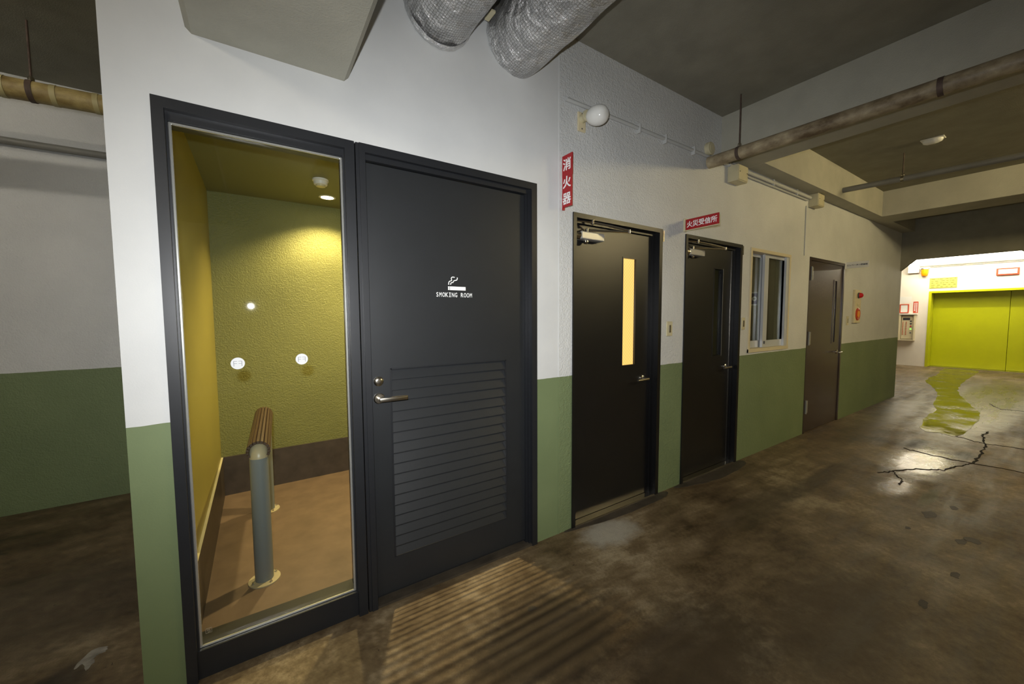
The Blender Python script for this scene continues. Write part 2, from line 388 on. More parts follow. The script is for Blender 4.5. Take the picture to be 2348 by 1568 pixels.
# beams
def beam(name, x0, x1, y0, y1, zb, ch, label, mt='beam'):
    pr = [(x0, H), (x0, zb + ch), (x0 + ch, zb), (x1 - ch, zb), (x1, zb + ch), (x1, H)]
    tag(MB().poly([(x, y0, z) for x, z in pr], (0, y1 - y0, 0)).build(name, mt), label, 'beam', kind=S)
beam('ceiling_beam', -.175, .375, -7, 0, 2.44, .018, 'deep grey stucco beam with chamfered edges above the glass panel')
beam('ceiling_beam', 3.41, 3.86, -7, 0, 2.78, .004, 'pale cross beam behind the stained lagged pipe')
beam('ceiling_beam', 7.32, 7.86, -7, 0, 2.78, .004, 'warmly lit cross beam behind the thin grey pipe')
tag(MB().box(3.86, 7.32, -.15, 0, 2.78, H).build('ceiling_beam', 'beam'), 'warm lit edge beam running along the corridor wall', 'beam', kind=S)
tag(MB().box(7.86, 9.1, -.15, 0, 2.78, H).build('ceiling_beam', 'beam'), 'dim edge beam beside the opening to the elevator hall', 'beam', kind=S)
# lintel wall with haunched opening
mb = MB(); Y0, Y1, ZL, HN = -1.40, 0.0, 2.325, .17
mb.poly([(9.1, y, z) for y, z in [(Y1, ZL - HN), (Y1 - HN, ZL), (Y0 + HN, ZL), (Y0, ZL - HN), (Y0, 0), (-7, 0), (-7, H), (Y1, H)]], (.1, 0, 0))
tag(mb.build('wall_lintel', 'ceiling'), 'dark lintel wall above the opening to the elevator hall', 'wall', kind=S)
# elevator hall
EX = 15.2
mb = MB()
mb.box(EX, EX + .12, .65, 4, 0, 3); mb.box(EX, EX + .12, -2.05, .65, 2.045, 3); mb.box(EX, EX + .12, -4, -2.05, 0, 3)
tag(mb.build('wall_elevator', 'hall_wall'), 'bright warm white wall around the lime elevator doors', 'wall', kind=S)
tag(MB().box(9.2, EX, -4, 4, 2.86, 2.98).build('ceiling_hall', 'hall_wall'), 'bright ceiling of the elevator hall', 'ceiling', kind=S)
tag(MB().box(9.2, EX, 3.9, 4, 0, 2.86).build('wall_hall_left', 'hall_wall'), 'white side wall of elevator hall beyond the corridor corner', 'wall', kind=S)
tag(MB().box(9.2, EX, -4, -3.9, 0, 2.86).build('wall_hall_right', 'hall_wall'), 'white side wall of elevator hall away from corridor', 'wall', kind=S)
tag(MB().box(9.1, 9.2, .12, 4, 0, H).build('wall_hall_near', 'hall_wall'), 'white hall wall backing onto the corridor corner', 'wall', kind=S)

# ------------------------------------------------------------------ sidelight window of the smoking room
t = thing('window_1', (.05, 0, 0), 'tall glass side panel in black frame beside louvred smoking room door', 'window', kind=S)
fx0, fx1 = -.28, .388
mb = MB(); mb.box(fx0, fx0 + .034, -.012, .12, 0, 2.19); mb.box(fx1 - .040, fx1, -.012, .12, 0, 2.19)
mb.box(fx0 + .034, fx1 - .04, -.012, .12, 2.153, 2.19)
mb.box(fx0 + .034, fx0 + .040, .010, .10, .114, 2.153); mb.box(fx1 - .046, fx1 - .04, .010, .1, .114, 2.153)
mb.box(fx0 + .04, fx1 - .046, .012, .10, 2.125, 2.153)
mb.box(fx0 + .04, fx1 - .046, .017, .10, 2.121, 2.126)
mb.build('window_frame', 'black', t)
mb = MB(); mb.box(fx0 + .034, fx1 - .04, .004, .12, 0, .114); mb.build('bottom_rail', 'black', t)
gx0, gx1, gz0, gz1 = fx0 + .040, fx1 - .046, .114, 2.121
for i, (a, b, c, d) in enumerate([(gx0, gx0 + .009, gz0, gz1), (gx1 - .009, gx1, gz0, gz1), (gx0 + .009, gx1 - .009, gz1 - .009, gz1), (gx0 + .009, gx1 - .009, gz0, gz0 + .008)]):
    MB().bbox(a, b, .020, .030, c, d, .002, 1).build('glazing_bead', 'bead', t)
pane = MB().box(gx0 + .002, gx1 - .002, .030, .036, gz0 + .002, gz1 - .002).build('glass_pane', 'glass', t)
for (sx_, sz_) in ((-.0718, 1.231), (.1545, 1.234)):
    st = MB().lathe((sx_, .0298, sz_), (0, -1, 0), [(0.0235, 0), (.0235, .0008)], 40, False).build('round_sticker', 'sticker_white', t)
    mb = MB(); y0, y1 = .0282, .0290
    for s_ in (-1, 1):
        X = lambda a, b: (sx_ + min(s_ * a, s_ * b), sx_ + max(s_ * a, s_ * b))
        mb.box(*X(.0125, .0140), y0, y1, sz_ - .011, sz_ + .0095)
        mb.box(*X(.0018, .0125), y0, y1, sz_ + .0082, sz_ + .0095)
        mb.box(*X(.0025, .0125), y0, y1, sz_ - .001, sz_ + .0003)
    mb.build('sticker_emblem', 'emblem_grey', st)
# small etched square mark low in the pane
mb = MB(); ex, ez, e_ = -.2105, .170, .010; ya, yb = .0290, .0297
mb.box(ex - e_, ex + e_, ya, yb, ez + e_ - .0012, ez + e_); mb.box(ex - e_, ex + e_, ya, yb, ez - e_, ez - e_ + .0012)
mb.box(ex - e_, ex - e_ + .0012, ya, yb, ez - e_, ez + e_); mb.box(ex + e_ - .0012, ex + e_, ya, yb, ez - e_, ez + e_)
mb.box(ex - .004, ex + .004, ya, yb, ez + .003, ez + .0042); mb.box(ex - .005, ex - .0038, ya, yb, ez - .001, ez + .0042); mb.box(ex - .005, ex + .005, ya, yb, ez - .001, ez + .0002)
mb.box(ex + .0038, ex + .005, ya, yb, ez - .005, ez); mb.box(ex - .004, ex + .005, ya, yb, ez - .006, ez - .0048)
mb.build('etched_mark', 'white_mark', t)

# ------------------------------------------------------------------ smoking room door with louver
t = thing('door_1', (.9, 0, 0), 'charcoal smoking room door with white lettering and lower louver', 'door', kind=S)
dx0, dx1 = .394, 1.40
mb = MB(); mb.box(dx0, dx0 + .014, -.008, .12, 0, 2.19); mb.box(dx0 + .014, dx0 + .040, -.014, .12, 0, 2.19)
mb.box(dx1 - .038, dx1, -.014, .12, 0, 2.19); mb.box(dx0 + .04, dx1 - .038, -.014, .12, 2.152, 2.19)
mb.box(dx1 - .050, dx1 - .038, .006, .12, 0, 2.152); mb.box(dx0 + .04, dx1 - .050, .008, .12, 2.128, 2.152)
mb.box(dx1 - .062, dx1 - .050, .022, .12, 0, 2.128)
mb.build('door_frame', 'black', t)
lx0, lx1, ly0, ly1 = dx0 + .042, dx1 - .063, .032, .068
vx0, vx1, vz0, vz1 = .535, 1.205, .205, 1.163
mb = MB(); mb.box(lx0, vx0, ly0, ly1, .03, 2.124); mb.box(vx1, lx1, ly0, ly1, .03, 2.124)
mb.box(vx0, vx1, ly0, ly1, vz1, 2.124); mb.box(vx0, vx1, ly0, ly1, .03, vz0)
leaf = mb.build('door_leaf', 'black_leaf', t)
mb = MB()
for a, b, c, d in ((vx0 - .004, vx0 + .004, vz0, vz1), (vx1 - .004, vx1 + .004, vz0, vz1), (vx0, vx1, vz1 - .006, vz1), (vx0, vx1, vz0 - .003, vz0 + .003)):
    mb.box(a, b, ly0 - .002, ly1, c, d)
mb.build('louver_frame', 'black', leaf)
NS = 18; pitch = (vz1 - vz0) / NS
first = None
for i in range(NS):
    zc = vz0 + pitch * (i + .5)
    if first is None:
        prof = [(ly0 + .000, zc - .030), (ly0 + .0022, zc - .030), (ly0 + .0022, zc - .0275), (ly0 + .032, zc + .042), (ly0 + .032, zc + .045), (ly0 + .0305, zc + .045), (ly0 + .0, zc - .0255)]
        first = MB().poly([(vx0 + .003, y, z) for y, z in prof], (vx1 - vx0 - .006, 0, 0)).build('slat', 'black_leaf', leaf); z_first = zc
    else: copy_part(first, (0, 0, zc - z_first), leaf)
# symbol and lettering on the leaf
yf = ly0 - .0012
R_, U_ = (1, 0, 0), (0, 0, 1)
def onleaf(x, y): # pixel in the symbol close-up to leaf coordinates (scaled drawing, 1 unit = 1 mm)
    return (x - 1155) * .000131, (800 - y) * .000131
cxl, czl = .897, 1.577
sy_ = MB()
def px(x, y): a, b = onleaf(x, y); return cxl + a, czl + b - .014
def stroke(pts, wd):
    # smooth polyline strip
    P = []
    pts = [Vector((*px(*q),)) for q in pts]
    n = len(pts)
    for i in range(n - 1):
        p0, p1, p2, p3 = pts[max(i - 1, 0)], pts[i], pts[i + 1], pts[min(i + 2, n - 1)]
        for k in range(6):
            u_ = k / 6; P.append(.5 * ((2 * p1) + (p2 - p0) * u_ + (2 * p0 - 5 * p1 + 4 * p2 - p3) * u_ ** 2 + (-p0 + 3 * p1 - 3 * p2 + p3) * u_ ** 3))
    P.append(pts[-1])
    A = []; B = []
    for i, q in enumerate(P):
        d = (P[min(i + 1, len(P) - 1)] - P[max(i - 1, 0)]).normalized(); nn = Vector((-d.y, d.x)) * wd / 2
        A.append(q + nn); B.append(q - nn)
    V = [(q.x, yf, q.y) for q in A] + [(q.x, yf, q.y) for q in B]; n = len(A)
    V += [(a, ly0 + .0002, c) for a, b, c in V]
    fs = []
    for i in range(n - 1):
        fs += [(i, i + 1, n + i + 1, n + i), (2 * n + i, 3 * n + i, 3 * n + i + 1, 2 * n + i + 1), (i, 2 * n + i, 2 * n + i + 1, i + 1), (n + i, n + i + 1, 3 * n + i + 1, 3 * n + i)]
    sy_.add(V, fs)
stroke([(793, 650), (800, 565), (835, 510), (905, 490), (925, 460), (912, 390), (945, 345), (1000, 335), (1062, 345)], .0047)
stroke([(880, 650), (890, 590), (930, 560), (985, 550), (1010, 500), (1050, 475), (1130, 455), (1170, 420), (1180, 345)], .0047)
(a0, b0), (a1, b1) = px(765, 715), px(822, 862); sy_.box(a0, a1, yf, ly0 + .0002, b1, b0)
(a0, b0), (a1, b1) = px(842, 715), px(1548, 862); sy_.box(a0, a1, yf, ly0 + .0002, b1, b0)
sy_.build('smoking_symbol', 'white_print', leaf)
word = 'SMOKING ROOM'; lx = .785; step = .0177
for i, ch in enumerate(word):
    if ch == ' ': continue
    xx = lx + i * step; zz = czl - .047
    o = text_part(ch, .033, (xx, yf, zz), R_, U_, 'white_print', leaf, 'letter', bold=.012, sx={'M': .58, 'O': .60, 'G': .62, 'N': .66, 'S': .78, 'K': .74, 'R': .78}.get(ch, 1.0))
    if ch == 'I':
        MB().box(xx - .0055, xx + .0055, yf, ly0 + .0002, zz + .009, zz + .012).box(xx - .0055, xx + .0055, yf, ly0 + .0002, zz - .012, zz - .009).build('letter_serif', 'white_print', o)
# lock and lever
MB().lathe((.476, ly0, 1.105), (0, -1, 0), [(.0235, -.001), (.0235, .004), (.020, .007), (.014, .011), (.009, .012), (.0, .012)], 32).build('lock_cylinder', 'steel', leaf)
hd = MB().lathe((.476, ly0, 1.022), (0, -1, 0), [(.026, -.001), (.026, .006), (.022, .010), (.0, .0105)], 36).build('handle_rose', 'steel', leaf)
mb = MB(); mb.tube([(.476, ly0 - .006, 1.022), (.476, ly0 - .045, 1.022)], .0095, 16); mb.bbox(.466, .600, ly0 - .058, ly0 - .042, 1.012, 1.032, .003)
mb.build('lever_handle', 'steel', leaf)
MB().box(dx0 + .04, dx1 - .038, -.01, .10, 0, .012).build('threshold', 'dark_patch', t)
MB().box(dx0 + .04, dx1 - .062, .05, .10, .012, .03).build('door_sweep', 'black', t)

# ------------------------------------------------------------------ steel doors along the corridor
def lever(mbx, x, y, z, s=1):
    mbx.lathe((x, y, z), (0, -1, 0), [(.026, -.001), (.026, .006), (.020, .011), (.0, .012)], 28)
    mbx.tube([(x, y - .004, z), (x, y - .052, z)], .010, 14)
    mbx.tube([(x + .008 * s, y - .052, z), (x - .03 * s, y - .056, z), (x - .115 * s, y - .054, z - .002)], [.011, .010, .008], 14)
def steel_door(name, x0, x1, ztop, label, lit):
    t = thing(name, ((x0 + x1) / 2, 0, 0), label, 'door', kind=S)
    mb = MB(); mb.box(x0, x0 + .028, -.01, .11, 0, ztop); mb.box(x1 - .036, x1, -.01, .11, 0, ztop); mb.box(x0 + .028, x1 - .036, -.01, .11, ztop - .03, ztop)
    mb.box(x1 - .062, x1 - .036, .030, .11, 0, ztop - .03); mb.box(x0 + .028, x1 - .062, .03, .11, ztop - .052, ztop - .03)
    mb.box(x1 - .080, x1 - .062, .044, .11, 0, ztop - .052)
    mb.build('door_frame', 'black2', t)
    lx0, lx1, y0, y1 = x0 + .029, x1 - .081, .05, .09
    wx0, wx1, wz0, wz1 = x0 + .530, x0 + .685, 1.042, 1.842
    mb = MB(); mb.box(lx0, wx0, y0, y1, .015, ztop - .054); mb.box(wx1, lx1, y0, y1, .015, ztop - .054); mb.box(wx0, wx1, y0, y1, wz1, ztop - .054); mb.box(wx0, wx1, y0, y1, .015, wz0)
    leaf = mb.build('door_leaf', 'black2', t)
    b = .008; mb = MB(); mb.box(wx0, wx0 + b, y0 - .003, y1, wz0, wz1); mb.box(wx1 - b, wx1, y0 - .003, y1, wz0, wz1); mb.box(wx0 + b, wx1 - b, y0 - .003, y1, wz1 - b, wz1); mb.box(wx0 + b, wx1 - b, y0 - .003, y1, wz0, wz0 + b)
    mb.build('vision_frame', 'black2', leaf)
    MB().box(wx0 + b, wx1 - b, y0 + .014, y0 + .020, wz0 + b, wz1 - b).build('vision_pane', 'lit_pane' if lit else 'glass_dark', leaf)
    if not lit:
        MB().box(wx0 - .3, wx1 + .3, .105, .11, .9, 1.95).build('cavity_shade_sheet', 'dim_room_tone', leaf)  # flat sheet, dimness of the room behind put into its colour
        MB().box(wx1 - .006, wx1 - .002, y0 - .004, y0 + .01, wz0, wz1).build('vision_edge', 'conduit_grey', leaf)
        MB().box(lx1 - .002, lx1 + .001, y0 - .002, y0 + .002, .02, ztop - .06).build('edge_strip', 'steel', leaf)
    mb = MB(); lever(mb, lx1 - .06, y0, .935); mb.build('lever_handle', 'steel', leaf)
    MB().lathe((lx1 - .06, y0, 1.02), (0, -1, 0), [(.001, -.001), (.001, .0005)], 8).build('screw', 'steel', leaf)
    # door closer
    cz = ztop - .135
    body = MB(); body.bbox(x0 + .075, x0 + .285, -.006, y0, cz - .022, cz + .028, .006)
    cb = body.build('closer_body', 'closer_grey', leaf)
    mb = MB(); mb.lathe((x0 + .085, .022, cz + .003), (-1, 0, 0), [(.026, 0), (.026, .025), (.022, .03), (.022, .045), (.0, .046)], 20); mb.build('closer_cap', 'steel', leaf)
    mb = MB(); mb.lathe((x0 + .135, .020, cz - .020), (0, 0, -1), [(.010, 0), (.018, .008), (.018, .018), (.008, .028), (0, .03)], 20); mb.build('closer_knob', 'chrome', leaf)
    mb = MB()
    p0 = Vector((x0 + .145, .020, cz + .030)); pe = Vector((x0 + .40, -.115, cz + .034)); pk = Vector((x0 + .165, -.012, ztop - .045)); 
    mb.lathe(p0, (0, 0, 1), [(.010, 0), (.010, .022), (0, .024)], 14)
    mb.tube([p0 + Vector((0, 0, .012)), pe], [.008, .006], 10)
    mb.tube([pe + Vector((0, 0, -.008)), pe + Vector((0, 0, .016))], .010, 12)
    mb.tube([pe + Vector((0, 0, .008)), (pe + pk) / 2 + Vector((0, 0, .006)), pk], [.007, .007, .005], 10)
    mb.tube([pk + Vector((0, 0, -.016)), pk + Vector((0, 0, .016))], .009, 12)
    mb.tube([pk, Vector((x0 + .04, .005, ztop - .05))], .004, 8)
    mb.build('closer_arm', 'steel', leaf)
    # wall-side hinge plate at the upper corner
    MB().box(x1 + .012, x1 + .026, -.006, 0, ztop - .09, ztop - .008).build('hinge_plate', 'steel', t)
    MB().box(x0 + .028, x1 - .036, -.004, .10, 0, .012).build('threshold', 'steel', t)
    return t
steel_door('door_2', 1.693, 2.605, 2.072, 'black steel door with narrow brightly lit yellow window', True)
steel_door('door_3', 2.91, 3.815, 2.072, 'black steel door with dark narrow window under red sign', False)

# brown door by the fire alarm
x0, x1, zt = 5.37, 6.50, 2.09
t = thing('door_4', ((x0 + x1) / 2, 0, 0), 'dark brown glossy steel door beside the fire alarm panel', 'door', kind=S)
mb = MB(); mb.box(x0, x0 + .035, -.006, .11, 0, zt); mb.box(x1 - .035, x1, -.006, .11, 0, zt); mb.box(x0 + .035, x1 - .035, -.006, .11, zt - .035, zt)
mb.build('door_frame', 'brown_door', t)
wx0, wx1, wz0, wz1 = 6.165, 6.285, 1.05, 1.865
mb = MB(); lx0, lx1 = x0 + .037, x1 - .037
mb.box(lx0, wx0, .004, .045, .01, zt - .037); mb.box(wx1, lx1, .004, .045, .01, zt - .037); mb.box(wx0, wx1, .004, .045, wz1, zt - .037); mb.box(wx0, wx1, .004, .045, .01, wz0)
leaf = mb.build('door_leaf', 'brown_door', t)
mb = MB(); mb.box(wx0, wx0 + .02, .0, .045, wz0, wz1); mb.box(wx1 - .02, wx1, .0, .045, wz0, wz1); mb.box(wx0 + .02, wx1 - .02, 0, .045, wz1 - .015, wz1); mb.box(wx0 + .02, wx1 - .02, 0, .045, wz0, wz0 + .015)
mb.build('vision_frame', 'brown_door', leaf)
MB().box(wx0 + .02, wx1 - .02, .012, .018, wz0 + .015, wz1 - .015).build('vision_pane', 'glass_dark', leaf)
MB().box(wx0 + .055, wx0 + .068, .008, .012, wz0 + .015, wz1 - .015).build('vision_bar', 'steel', leaf)
MB().box(wx0 - .2, wx1 + .15, .05, .055, wz0 - .1, wz1 + .1).build('cavity_shade_sheet', 'dark_void', leaf)  # dark sheet coloured for the unlit space behind the pane
mb = MB(); lever(mb, 6.37, .004, .93); mb.build('lever_handle', 'steel', leaf)
for z in (1.90, 1.14, .32):
    hb = MB().bbox(x0 + .030, x0 + .090, -.014, .006, z - .075, z + .075, .004); hb.tube([(x0 + .036, -.014, z - .08), (x0 + .036, -.014, z + .08)], .010, 12); hb.build('hinge', 'conduit_grey', t)

# sliding window of the watch room
x0, x1, z0, z1 = 3.975, 4.85, 1.05, 2.065
t = thing('window_2', ((x0 + x1) / 2, 0, z0), 'two pane sliding window in cream frame between black door and brown door', 'window', kind=S)
mb = MB(); mb.box(x0, x0 + .03, -.012, .12, z0, z1); mb.box(x1 - .03, x1, -.012, .12, z0, z1); mb.box(x0 + .03, x1 - .03, -.012, .12, z1 - .03, z1); mb.box(x0, x1, -.015, .12, z0, z0 + .034)
mb.build('window_frame', 'cream_paint', t)
def sash(xa, xb, ya, yb, stl, str_):
    za, zb = z0 + .036, z1 - .032
    mb = MB(); mb.box(xa, xa + stl, ya, yb, za, zb); mb.box(xb - str_, xb, ya, yb, za, zb); mb.box(xa + stl, xb - str_, ya, yb, zb - .03, zb); mb.box(xa + stl, xb - str_, ya, yb, za, za + .07)
    s_ = mb.build('sash', 'alu', t)
    MB().box(xa + stl, xb - str_, (ya + yb) / 2 - .002, (ya + yb) / 2 + .002, za + .07, zb - .03).build('glass_pane', 'glass_dark', s_)
    return s_
sash(x0 + .03, 4.40, .058, .080, .03, .06)
sr = sash(4.335, x1 - .03, .022, .046, .085, .045)
MB().bbox(4.36, 4.375, .014, .024, 1.12, 1.15, .002, 1).build('sash_latch', 'dark_print', sr)
MB().box(x1 - .075, x1 - .03, .0, .056, z0 + .034, z1 - .03).build('side_channel', 'alu', t)
# watch room behind it
for nm, bx_, lb in (('wall_watch_back', (3.82, 6.28, 1.6, 1.68, 0, 2.5), 'dim back wall of the watch room behind sliding window'), ('wall_watch_left', (3.82, 3.9, .12, 1.6, 0, 2.5), 'dim side wall of watch room by the black door'),
        ('wall_watch_right', (6.2, 6.28, .12, 1.6, 0, 2.5), 'dim side wall of watch room by the brown door'), ('ceiling_watch', (3.9, 6.2, .12, 1.6, 2.42, 2.5), 'dim ceiling of the watch room')):
    tag(MB().box(*bx_).build(nm, 'office'), lb, nm.split('_')[0], kind=S)
M['watch_fill_tube'] = emit('watch_room_fill_tube', (1.0, .86, .60), 13.0)  # added fill lamp, only there to brighten the watch room
t = thing('watch_fill_light', (5.35, 1.0, 2.3), 'added fill light brightening the watch room behind the sliding window', 'ceiling light')
MB().bbox(5.05, 5.65, .96, 1.04, 2.34, 2.42, .006).build('lamp_housing', 'white_plastic', t); MB().tube([(5.08, 1.0, 2.315), (5.62, 1.0, 2.315)], .025, 12).build('tube', 'watch_fill_tube', t)
t = thing('poster', (6.195, .97, 1.56), 'small purple poster with pale swirl inside the watch room', 'poster')
MB().box(6.193, 6.1995, .905, 1.075, 1.565, 1.765).build('poster_sheet', 'white_print', t)
MB().box(6.1915, 6.193, .915, 1.005, 1.585, 1.745).build('poster_print', 'poster', t)
MB().lathe((6.1915, .955, 1.665), (-1, 0, 0), [(.016, 0), (.034, .0002), (.034, .001), (.016, .001), (.016, 0)], 28, False).build('poster_swirl', 'white_print', t)
t = thing('watch_desk', (5.0, 1.2, 0), 'low dim desk visible through the sliding window', 'desk')
MB().bbox(4.3, 6.0, 1.0, 1.58, 1.08, 1.12, .004).build('desk_top', 'cream', t)
for xx in (4.35, 5.95):
    for yy in (1.05, 1.53): MB().box(xx - .02, xx + .02, yy - .02, yy + .02, 0, 1.08).build('leg', 'conduit_grey', t)

# ------------------------------------------------------------------ leaning rail in the smoking room
t = thing('leaning_rail', (0, .98, .004), 'grey leaning rail with ribbed brown top bar behind the glass', 'rail')
PX = [-.022, .012]; PY = [.545, 1.43]; RZ = .715; RP = .043
for k in (0, 1):
    MB().lathe((PX[k], PY[k], .004), (0, 0, 1), [(.074, 0), (.074, .006), (RP + .004, .009)], 36).build('base_plate', 'pole_cream', t)
    for a in range(4):
        q = a * math.pi / 2 + .5; c = (PX[k] + math.cos(q) * .060, PY[k] + math.sin(q) * .060, .010)
        MB().lathe(c, (0, 0, 1), [(.007, 0), (.007, .006), (.004, .006), (.004, .016), (0, .017)], 10).build('anchor_bolt', 'chrome', t)
    MB().tube([(PX[k], PY[k], .008), (PX[k], PY[k], RZ - .036)], RP, 32).build('post', 'pole', t)
d = Vector((PX[1] - PX[0], PY[1] - PY[0], 0)).normalized()
pts = []
P0 = Vector((PX[0], PY[0], RZ)); P1 = Vector((PX[1], PY[1], RZ)); er = .045
pts.append(P0 + Vector((0, 0, -.068)))
for k in range(9):
    a = k / 8 * math.pi / 2; pts.append(P0 + d * er * (1 - math.cos(a)) + Vector((0, 0, -er + er * math.sin(a))))
for k in range(9):
    a = (1 - k / 8) * math.pi / 2; pts.append(P1 - d * er * (1 - math.cos(a)) + Vector((0, 0, -er + er * math.sin(a))))
pts.append(P1 + Vector((0, 0, -.068)))
MB().tube(pts, RP - .001, 28).build('top_tube', 'pole_cream', t)
A, B = P0 - d * .022, P1 + d * .02; sidev = Vector((d.y, -d.x, 0)); nsl = 13
for k in range(nsl):
    a = math.radians(-25 + 230 * k / (nsl - 1)); rv = sidev * math.cos(a) + Vector((0, 0, 1)) * math.sin(a); tv = -sidev * math.sin(a) + Vector((0, 0, 1)) * math.cos(a)
    V = []
    for e in (A, B):
        for (h, w_) in ((RP - .001, -.0068), (RP - .001, .0068), (RP + .012, .0058), (RP + .012, -.0058)): V.append(e + rv * h + tv * w_)
    MB().add(V, [(0, 1, 2, 3), (7, 6, 5, 4), (0, 4, 5, 1), (1, 5, 6, 2), (2, 6, 7, 3), (3, 7, 4, 0)]).build('slat', 'wood', t)

# smoking room ceiling fittings
def downlight(x, y, label, power):
    t = thing('downlight', (x, y, 2.38), label, 'ceiling light', 'smoking room downlights')
    MB().lathe((x, y, 2.38), (0, 0, -1), [(.062, -.001), (.062, .003), (.048, .004), (.046, -.004)], 36).build('trim_ring', 'white_plastic', t)
    MB().lathe((x, y, 2.3795), (0, 0, -1), [(.046, 0), (.046, .0012)], 32, False).build('lamp_lens', 'down_lens', t)
    lo = light('downlight_lamp', 'SPOT', (x, y, 2.372), power, WARM, (0, 0, 0), spot_size=math.radians(128), spot_blend=.6, shadow_soft_size=.03)
downlight(.51, 1.60, 'glowing recessed downlight near the smoking room back wall', 135)
downlight(.95, .95, 'recessed downlight above the louvred door inside', 190)
t = thing('smoke_detector', (.41, 1.19, 2.38), 'white round smoke detector on smoking room ceiling', 'smoke detector')
MB().lathe((.41, 1.19, 2.38), (0, 0, -1), [(.052, 0), (.052, .012), (.046, .014), (.044, .034), (.040, .038)], 32).build('detector_body', 'white_plastic', t)
MB().lathe((.41, 1.19, 2.342), (0, 0, -1), [(.032, 0), (.030, .010), (.0, .012)], 28).build('sensor_cap', 'cream', t)

# ------------------------------------------------------------------ foil ducts
def duct(cx, cz, rx, rz, label, seed):
    rnd = random.Random(seed); seg, nr = 72, 60
    me = bpy.data.meshes.new('duct_body'); V = []; UV = []; Fc = []
    ph = [rnd.uniform(0, 6.28) for _ in range(8)]
    ylist = [.0, -.015, -.03, -.05] + [-.05 - i * .05 for i in range(1, 41)] + [-2.05 - i * .245 for i in range(1, 21)]
    for i, y in enumerate(ylist):
        # rounded shoulder at the wall, lumpy wrap further out
        sh = [.975, .99, 1.0, 1.0][i] if i < 4 else 1.0
        sag = .012 * math.sin(y * 2.1 + ph[0])
        for k in range(seg + 1):
            a = 2 * math.pi * k / seg
            lump = 1 + .018 * math.sin(3 * a + ph[1] + y * 3) + .012 * math.sin(7 * a + y * 9 + ph[2]) + .010 * math.sin(y * 23 + 2 * a + ph[3]) + .006 * math.sin(13 * a + ph[4] + y * 31)
            lump += rnd.uniform(-.006, .006) if k not in (0, seg) else 0
            zz = cz + sag + math.sin(a) * rz * sh * lump
            V.append((cx + math.cos(a) * rx * sh * lump, y, min(zz, H - .002))); UV.append((a * .22, -y))
    w_ = seg + 1
    for i in range(len(ylist) - 1):
        for k in range(seg): Fc.append((i * w_ + k, i * w_ + k + 1, (i + 1) * w_ + k + 1, (i + 1) * w_ + k))
    t = thing('foil_duct', (cx, -.4, cz), label, 'duct', 'foil ducts under the ceiling')
    me.from_pydata([(x - cx, y + .4, z - cz) for x, y, z in V], [], Fc); me.update()
    ul = me.uv_layers.new(name='UVMap')
    for lp in me.loops: ul.data[lp.index].uv = UV[lp.vertex_index]
    me.polygons.foreach_set('use_smooth', [True] * len(me.polygons)); me.materials.append(M['foil'])
    o = bpy.data.objects.new('duct_wrap', me); col.objects.link(o); o.parent = t; ORG[o.name] = ORG[t.name]
    # crumpled foil collar where the duct enters the wall
    mb = MB(); prof = [(.98, .000), (1.015, .005), (1.022, .014), (1.012, .026), (.985, .034)]
    seg = 60; V = []
    for r_, h_ in prof:
        for k in range(seg):
            a = 2 * math.pi * k / seg; j = 1 + rnd.uniform(-.012, .012); V.append((cx + math.cos(a) * rx * r_ * j, -h_ - .001, min(H - .002, cz + math.sin(a) * rz * r_ * j)))
    mb.add(V, [(i * seg + k, i * seg + (k + 1) % seg, (i + 1) * seg + (k + 1) % seg, (i + 1) * seg + k) for i in range(len(prof) - 1) for k in range(seg)], True)
    cb = mb.build('wall_collar', 'foil', t)
    return t
duct(.800, 2.908, .172, .174, 'silver foil wrapped duct next to the stucco beam', 3)
duct(1.255, 2.934, .180, .178, 'silver foil wrapped duct farther from the stucco beam', 5)
t = thing('duct_bracket', (1.025, -.16, 2.86), 'small cream bracket between the two foil ducts', 'bracket')
MB().bbox(1.012, 1.038, -.16, -.09, 2.90, 2.912, .002, 1).build('bracket_arm', 'cream', t)
MB().tube([(1.025, -.12, 2.905), (1.025, -.12, H)], .006, 8).build('bracket_rod', 'rod', t)

# ------------------------------------------------------------------ pipes
def pipe_along(name, label, a, b, r, mt, cat='pipe', bands=(), rods=(), band_mt='lag_band'):
    a, b = Vector(a), Vector(b); t = thing(name, a, label, cat)
    n = 30; MB().tube([a.lerp(b, i / n) for i in range(n + 1)], r, 24).build('pipe_run', mt, t)
    for f in bands:
        c = a.lerp(b, f); d_ = (b - a).normalized(); MB().tube([c - d_ * .012, c + d_ * .012], r * 1.05, 24).build('band', band_mt, t)
    for f, bm_ in rods:
        c = a.lerp(b, f); d_ = (b - a).normalized()
        MB().tube([c - d_ * .012, c + d_ * .012], r * 1.07, 20).build('hanger_clamp', bm_, t)
        MB().tube([c + Vector((0, 0, r)), Vector((c.x, c.y, H))], .0055, 10).build('hanger_rod', 'rod', t)
        MB().lathe(c + Vector((0, 0, r)), (0, 0, 1), [(.014, 0), (.014, .02), (.009, .028), (0, .03)], 10).build('hanger_nut', 'steel', t)
    return t
pipe_along('lagged_pipe', 'stained brown lagged pipe entering the wall below the pale beam', (3.19, -.02, 2.683), (3.20, -6.9, 2.58), .047, 'lag_right', rods=[(.035, 'rod')], bands=(.19, .42, .65), band_mt='rod')
pipe_along('lagged_pipe', 'yellowed lagged pipe hanging beyond the smoking room corner', (-6.9, 1.6, 2.55), (-.41, 1.6, 2.745), .056, 'lag_left', bands=(.78, .835, .8875, .918, .945, .975), rods=[(.904, 'rod')])
pipe_along('wall_pipe', 'thin grey pipe low on shaded wall beyond the corner', (-6.9, 2.37, 2.60), (-.42, 2.37, 2.66), .025, 'conduit_grey')
